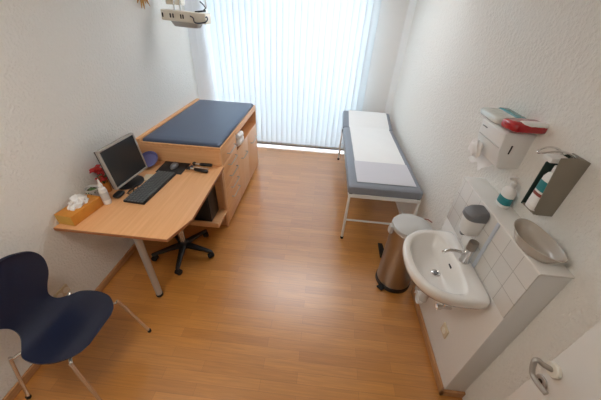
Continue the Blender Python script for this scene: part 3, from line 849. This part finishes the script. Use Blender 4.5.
# soap dispenser on the tiled ledge
t = thing('soap_dispenser', 'small white soap dispenser with grey top on tiled ledge', 'soap dispenser', (.87, 1.24, 1.0))
sd = [D(.866, 1.235, .035, .042, .042, 2.4, 8, z, 36) for z in (.985,)]
def sdr(z, f, w_): return D(.868, 1.235, f, .0415, w_, 2.6, 9, z, 36)
MB().loft([sdr(.965, .02, .025), sdr(.972, .036, .038), sdr(.99, .046, .044), sdr(1.05, .052, .048), sdr(1.075, .052, .05)]).build('body', 'white_plastic', t)
MB().loft([sdr(1.076, .056, .053), sdr(1.085, .062, .055), sdr(1.105, .058, .055), sdr(1.122, .036, .05), sdr(1.13, .01, .04)]).build('cap', 'grey_plastic', t)
MB().box((.835, 1.222, .952), (.862, 1.248, .97), .005).build('nozzle', 'grey_plastic', t)

# bottle on the ledge
t = thing('pump_bottle', 'white pump bottle with teal label on ledge below paper dispenser', 'bottle', (.995, 1.265, 1.147))
MB().loft([D(.993, 1.268, .026, .026, .036, 2.6, 2.6, 1.147+z, 32) if s == 1 else D(.993, 1.268, .026*s, .026*s, .036*s, 2.4, 2.4, 1.147+z, 32) for z, s in ((0, .92), (.004, 1), (.085, 1), (.10, .85), (.112, .4), (.12, .38))]).build('body', 'white_plastic', t)
MB().loft([D(.993, 1.268, .0266, .0266, .0366, 2.6, 2.6, 1.147+z, 32) for z in (.018, .06)], False, False).build('paper_label', 'teal', t)
MB().lathe([(.014, .12), (.015, .122), (.015, .138), (.006, .142), (.006, .155)], (.993, 1.268, 1.147), seg=18).build('collar', 'white_plastic', t)
MB().box((.955, 1.260, 1.302), (1.0, 1.276, 1.316), .005).build('pump_head', 'white_plastic', t)

# kidney dish
t = thing('kidney_dish', 'beige kidney shaped dish on the end of tiled ledge', 'dish', (.965, .93, 1.147))
def kid(s, z, n=48, th=0):
    o = []
    for k in range(n):
        a = 2*PI*k/n
        y = .136*s*math.cos(a); x = .070*s*math.sin(a)
        x += -.018*(1-(y/.136)**2) + .006
        if math.sin(a) > 0: x -= .0*s
        o.append((.962+x, .945+y, z))
    return o
Z0 = 1.147
MB().loft([kid(.62, Z0), kid(.70, Z0+.004), kid(.84, Z0+.03), kid(.96, Z0+.052), kid(1, Z0+.056), kid(.98, Z0+.058), kid(.93, Z0+.054), kid(.82, Z0+.032), kid(.66, Z0+.008), kid(.4, Z0+.006)]).build('shell', 'ceramic_beige', t, sharp=60)

# paper towel dispenser
t = thing('towel_dispenser', 'white paper towel dispenser on the right wall above bottle', 'towel dispenser', (1.0, 1.47, 1.3))
PD = .902
pts = [(XR+.002, 1.318), (PD+.05, 1.308), (PD+.03, 1.316), (PD+.006, 1.40), (PD-.005, 1.495), (PD+.008, 1.505), (XR+.002, 1.505)]
MB().prism(pts, 'y', 1.36, 1.60, .006).build('housing', 'white_plastic', t)
MB().box((PD-.002, 1.37, 1.418), (PD+.012, 1.59, 1.422), .001).build('cover_joint', 'light_grey', t)
MB().box((.952, 1.3575, 1.395), (.959, 1.362, 1.44), .001).build('slot', 'black', t)
MB().box((PD-.005, 1.53, 1.465), (PD+.004, 1.575, 1.469)).build('imprint', 'grey_plastic', t)
g = []
for i in range(7):
    u_ = i/6
    g.append([(PD+.045-.055*u_-.02*math.sin(3*k/10+u_*3)*u_, 1.41+.175*k/10, 1.306-.045*u_+.014*math.sin(k*1.1+u_*2)*u_) for k in range(11)])
MB().sheet(g, .0012).build('towel_end', 'tissue', t)
t2 = thing('towel_crumple', 'crumpled white paper towel bulging from front of the towel dispenser', 'paper towel', (.91, 1.5, 1.25))
MB().pillow((.888, 1.535, 1.345), (.022, .055, .036), p=2.3, wob=.16).build('paper', 'tissue', t2)

# packs on the dispenser
t = thing('glove_pack', 'pale and teal film pack lying on the paper towel dispenser', 'pack', (.97, 1.53, 1.506))
MB().pillow((.965, 1.555, 1.5255), (.078, .108, .0195), p=7, wob=.012, e=.5).build('wrapping', 'clear_film', t)
MB().pillow((1.008, 1.555, 1.529), (.026, .109, .0215), p=7, wob=.008, e=.5).build('printed_side', 'teal_film', t)
t = thing('wipes_pack', 'glossy red and white pack leaning on the film pack', 'pack', (.96, 1.38, 1.506))
Xw = T(.972, 1.375, 1.5395) @ RX(-4) @ RZ(6)
MB().pillow((0, 0, 0), (.088, .066, .024), p=4.5, X=Xw, wob=.012, e=.6).build('wrapping', 'red_film', t)
MB().pillow((.008, -.035, .008), (.068, .030, .0185), p=4, X=Xw, e=.6).build('printed_panel', 'label_white', t)

# sanitiser dispenser
t = thing('sanitizer_dispenser', 'grey metal arm lever sanitizer dispenser on the right wall', 'sanitizer dispenser', (.98, 1.08, 1.25))
Y0, Y1 = 1.035, 1.128
side = [(XR, 1.258), (XR, 1.518), (.985, 1.533), (.925, 1.528), (.953, 1.285), (.972, 1.258)]
MB().prism(side, 'y', Y0, Y0+.004, .001).build('side_plate', 'bracket', t)
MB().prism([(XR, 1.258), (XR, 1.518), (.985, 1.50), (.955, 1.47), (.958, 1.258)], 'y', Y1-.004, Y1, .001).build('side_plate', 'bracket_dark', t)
MB().box((XR-.006, Y0+.004, 1.258), (XR+.002, Y1-.004, 1.518), .001).build('back_plate', 'bracket', t)
MB().box((.962, Y0+.004, 1.258), (XR-.006, Y1-.004, 1.264), .001).build('bottom_plate', 'bracket', t)
MB().tube([(.985, Y0+.012, 1.515), (.975, Y0+.012, 1.535), (.93, Y0+.02, 1.548), (.885, Y0+.03, 1.535), (.87, Y0+.045, 1.525), (.875, Y0+.06, 1.530), (.91, Y0+.066, 1.545), (.955, Y0+.07, 1.538), (.985, Y0+.075, 1.515)], .004, seg=10, sm=4).build('arm_lever', 'chrome', t)
t = thing('sanitizer_bottle', 'white bottle with teal label inside the metal wall dispenser', 'bottle', (.98, 1.08, 1.257))
def sb(s, z): return D(.988, 1.083, .030*s, .030*s, .031*s, 3.4, 3.4, 1.265+z*.92, 32)
MB().loft([sb(.95, 0), sb(1, .004), sb(1, .165), sb(.8, .185), sb(.42, .196), sb(.4, .205)]).build('body', 'white_plastic', t)
MB().loft([sb(1.02, .10), sb(1.02, .150)], False, False).build('upper_label', 'teal', t)
MB().loft([sb(1.02, .075), sb(1.02, .090)], False, False).build('label_band', 'brown_red', t)
MB().loft([sb(1.015, .02), sb(1.015, .07)], False, False).build('lower_label', 'label_white', t)
MB().lathe([(.018, .205), (.020, .208), (.020, .232), (.012, .236), (.009, .256)], (.986, 1.083, 1.238), seg=20).build('pump_collar', 'white_plastic', t)
MB().box((.915, 1.060, 1.492), (.99, 1.112, 1.516), .008).build('pump_head', 'white_plastic', t)

# ------------------------------------------------------------------ radiant heater over the cabinet
t = thing('heat_lamp', 'cream hanging heat lamp above the padded cabinet', 'heat lamp', (-1.29, 2.86, 1.83))
Xh = T(-1.305, 2.87, 1.832) @ RY(2)
MB().box((-.205, -.07, -.04), (.205, .07, .042), .012, X=Xh).build('housing', 'cream', t)
MB().loft([[(x, y, -.04) for x, y, _ in rr(-.13, .13, -.06, .06, .02, 0)], [(x, y, -.075) for x, y, _ in rr(-.11, .11, -.05, .05, .02, 0)], [(x, y, -.08) for x, y, _ in rr(-.10, .10, -.042, .042, .02, 0)]], X=Xh).build('reflector', 'alu_paint', t)
for x in (-.185, -.115, -.09, -.02, .0):
    MB().box((x-.006, -.073, -.014), (x+.006, -.068, .018), .001, X=Xh).build('vent_slot', 'black', t)
MB().tube([(.07, -.071, .01), (.075, -.085, .012), (.095, -.08, .0), (.10, -.074, -.03), (.14, -.078, -.035), (.20, -.078, -.022), (.222, -.075, .0), (.218, -.073, .018), (.205, -.071, .014)], .005, seg=8, X=Xh, sm=4).build('cable', 'blue_grey', t)
for x in (-.12, -.065):
    MB().cyl((-1.29+x, 2.87, 1.87), (-1.29+x+.01, 2.90, 2.16), .006, seg=10).build('rod', 'chrome', t)
MB().cyl((-1.22, 2.87, 1.872), (-1.13, 2.90, 1.885), .007, seg=10).tube([(-1.17, 2.89, 1.95), (-1.14, 2.885, 1.93), (-1.12, 2.88, 1.905), (-1.14, 2.88, 1.89)], .005, seg=10).build('swivel_joint', 'black', t)
MB().box((-1.51, 2.93, 1.915), (-1.36, 3.01, 2.20), .008).box((XL+.002, 2.94, 2.06), (-1.51, 3.0, 2.16), .004).build('wall_bracket', 'cream', t)
MB().cyl((-1.13, 2.92, 1.90), (-1.13, 2.92, 2.19), .008, seg=10).cyl((-1.13, 2.92, 2.18), (-1.30, 2.94, 2.18), .008, seg=10).build('support_arm', 'white_metal', t)

# straw ornament on the left wall
t = thing('straw_star', 'golden straw star ornament hanging high on left wall', 'ornament', (XL, 2.78, 2.02))
mb = MB()
for k in range(26):
    a = 2*PI*k/26; L_ = .135 if k % 2 == 0 else .10
    c = Vector((XL+.018, 2.775, 2.005)); e = c+Vector((.012*math.sin(5*a), L_*math.cos(a), L_*math.sin(a)))
    mb.tube([c, c+(e-c)*.6, e], [.005, .008, .002], seg=7)
mb.build('straws', 'straw', t)
MB().ball((XL+.018, 2.775, 2.005), (.016, .022, .022)).build('knot', 'red', t)

# ------------------------------------------------------------------ light
wd = bpy.data.worlds.new('overcast sky'); S.world = wd; wd.use_nodes = True
bg = wd.node_tree.nodes['Background']
bg.inputs['Color'].default_value = (.79, .88, 1.0, 1)
bg.inputs['Strength'].default_value = 12.5
LAMP = 12.6
M['daylight_fill'].node_tree.nodes['Principled BSDF'].inputs['Emission Strength'].default_value = 4.9
M['lamp'].node_tree.nodes['Principled BSDF'].inputs['Emission Strength'].default_value = LAMP
S.view_settings.view_transform = 'Standard'
S.view_settings.look = 'None'
S.view_settings.gamma = 1
S.view_settings.use_curve_mapping = False
S.view_settings.exposure = .13
S.cycles.max_bounces = 12
S.cycles.diffuse_bounces = 6
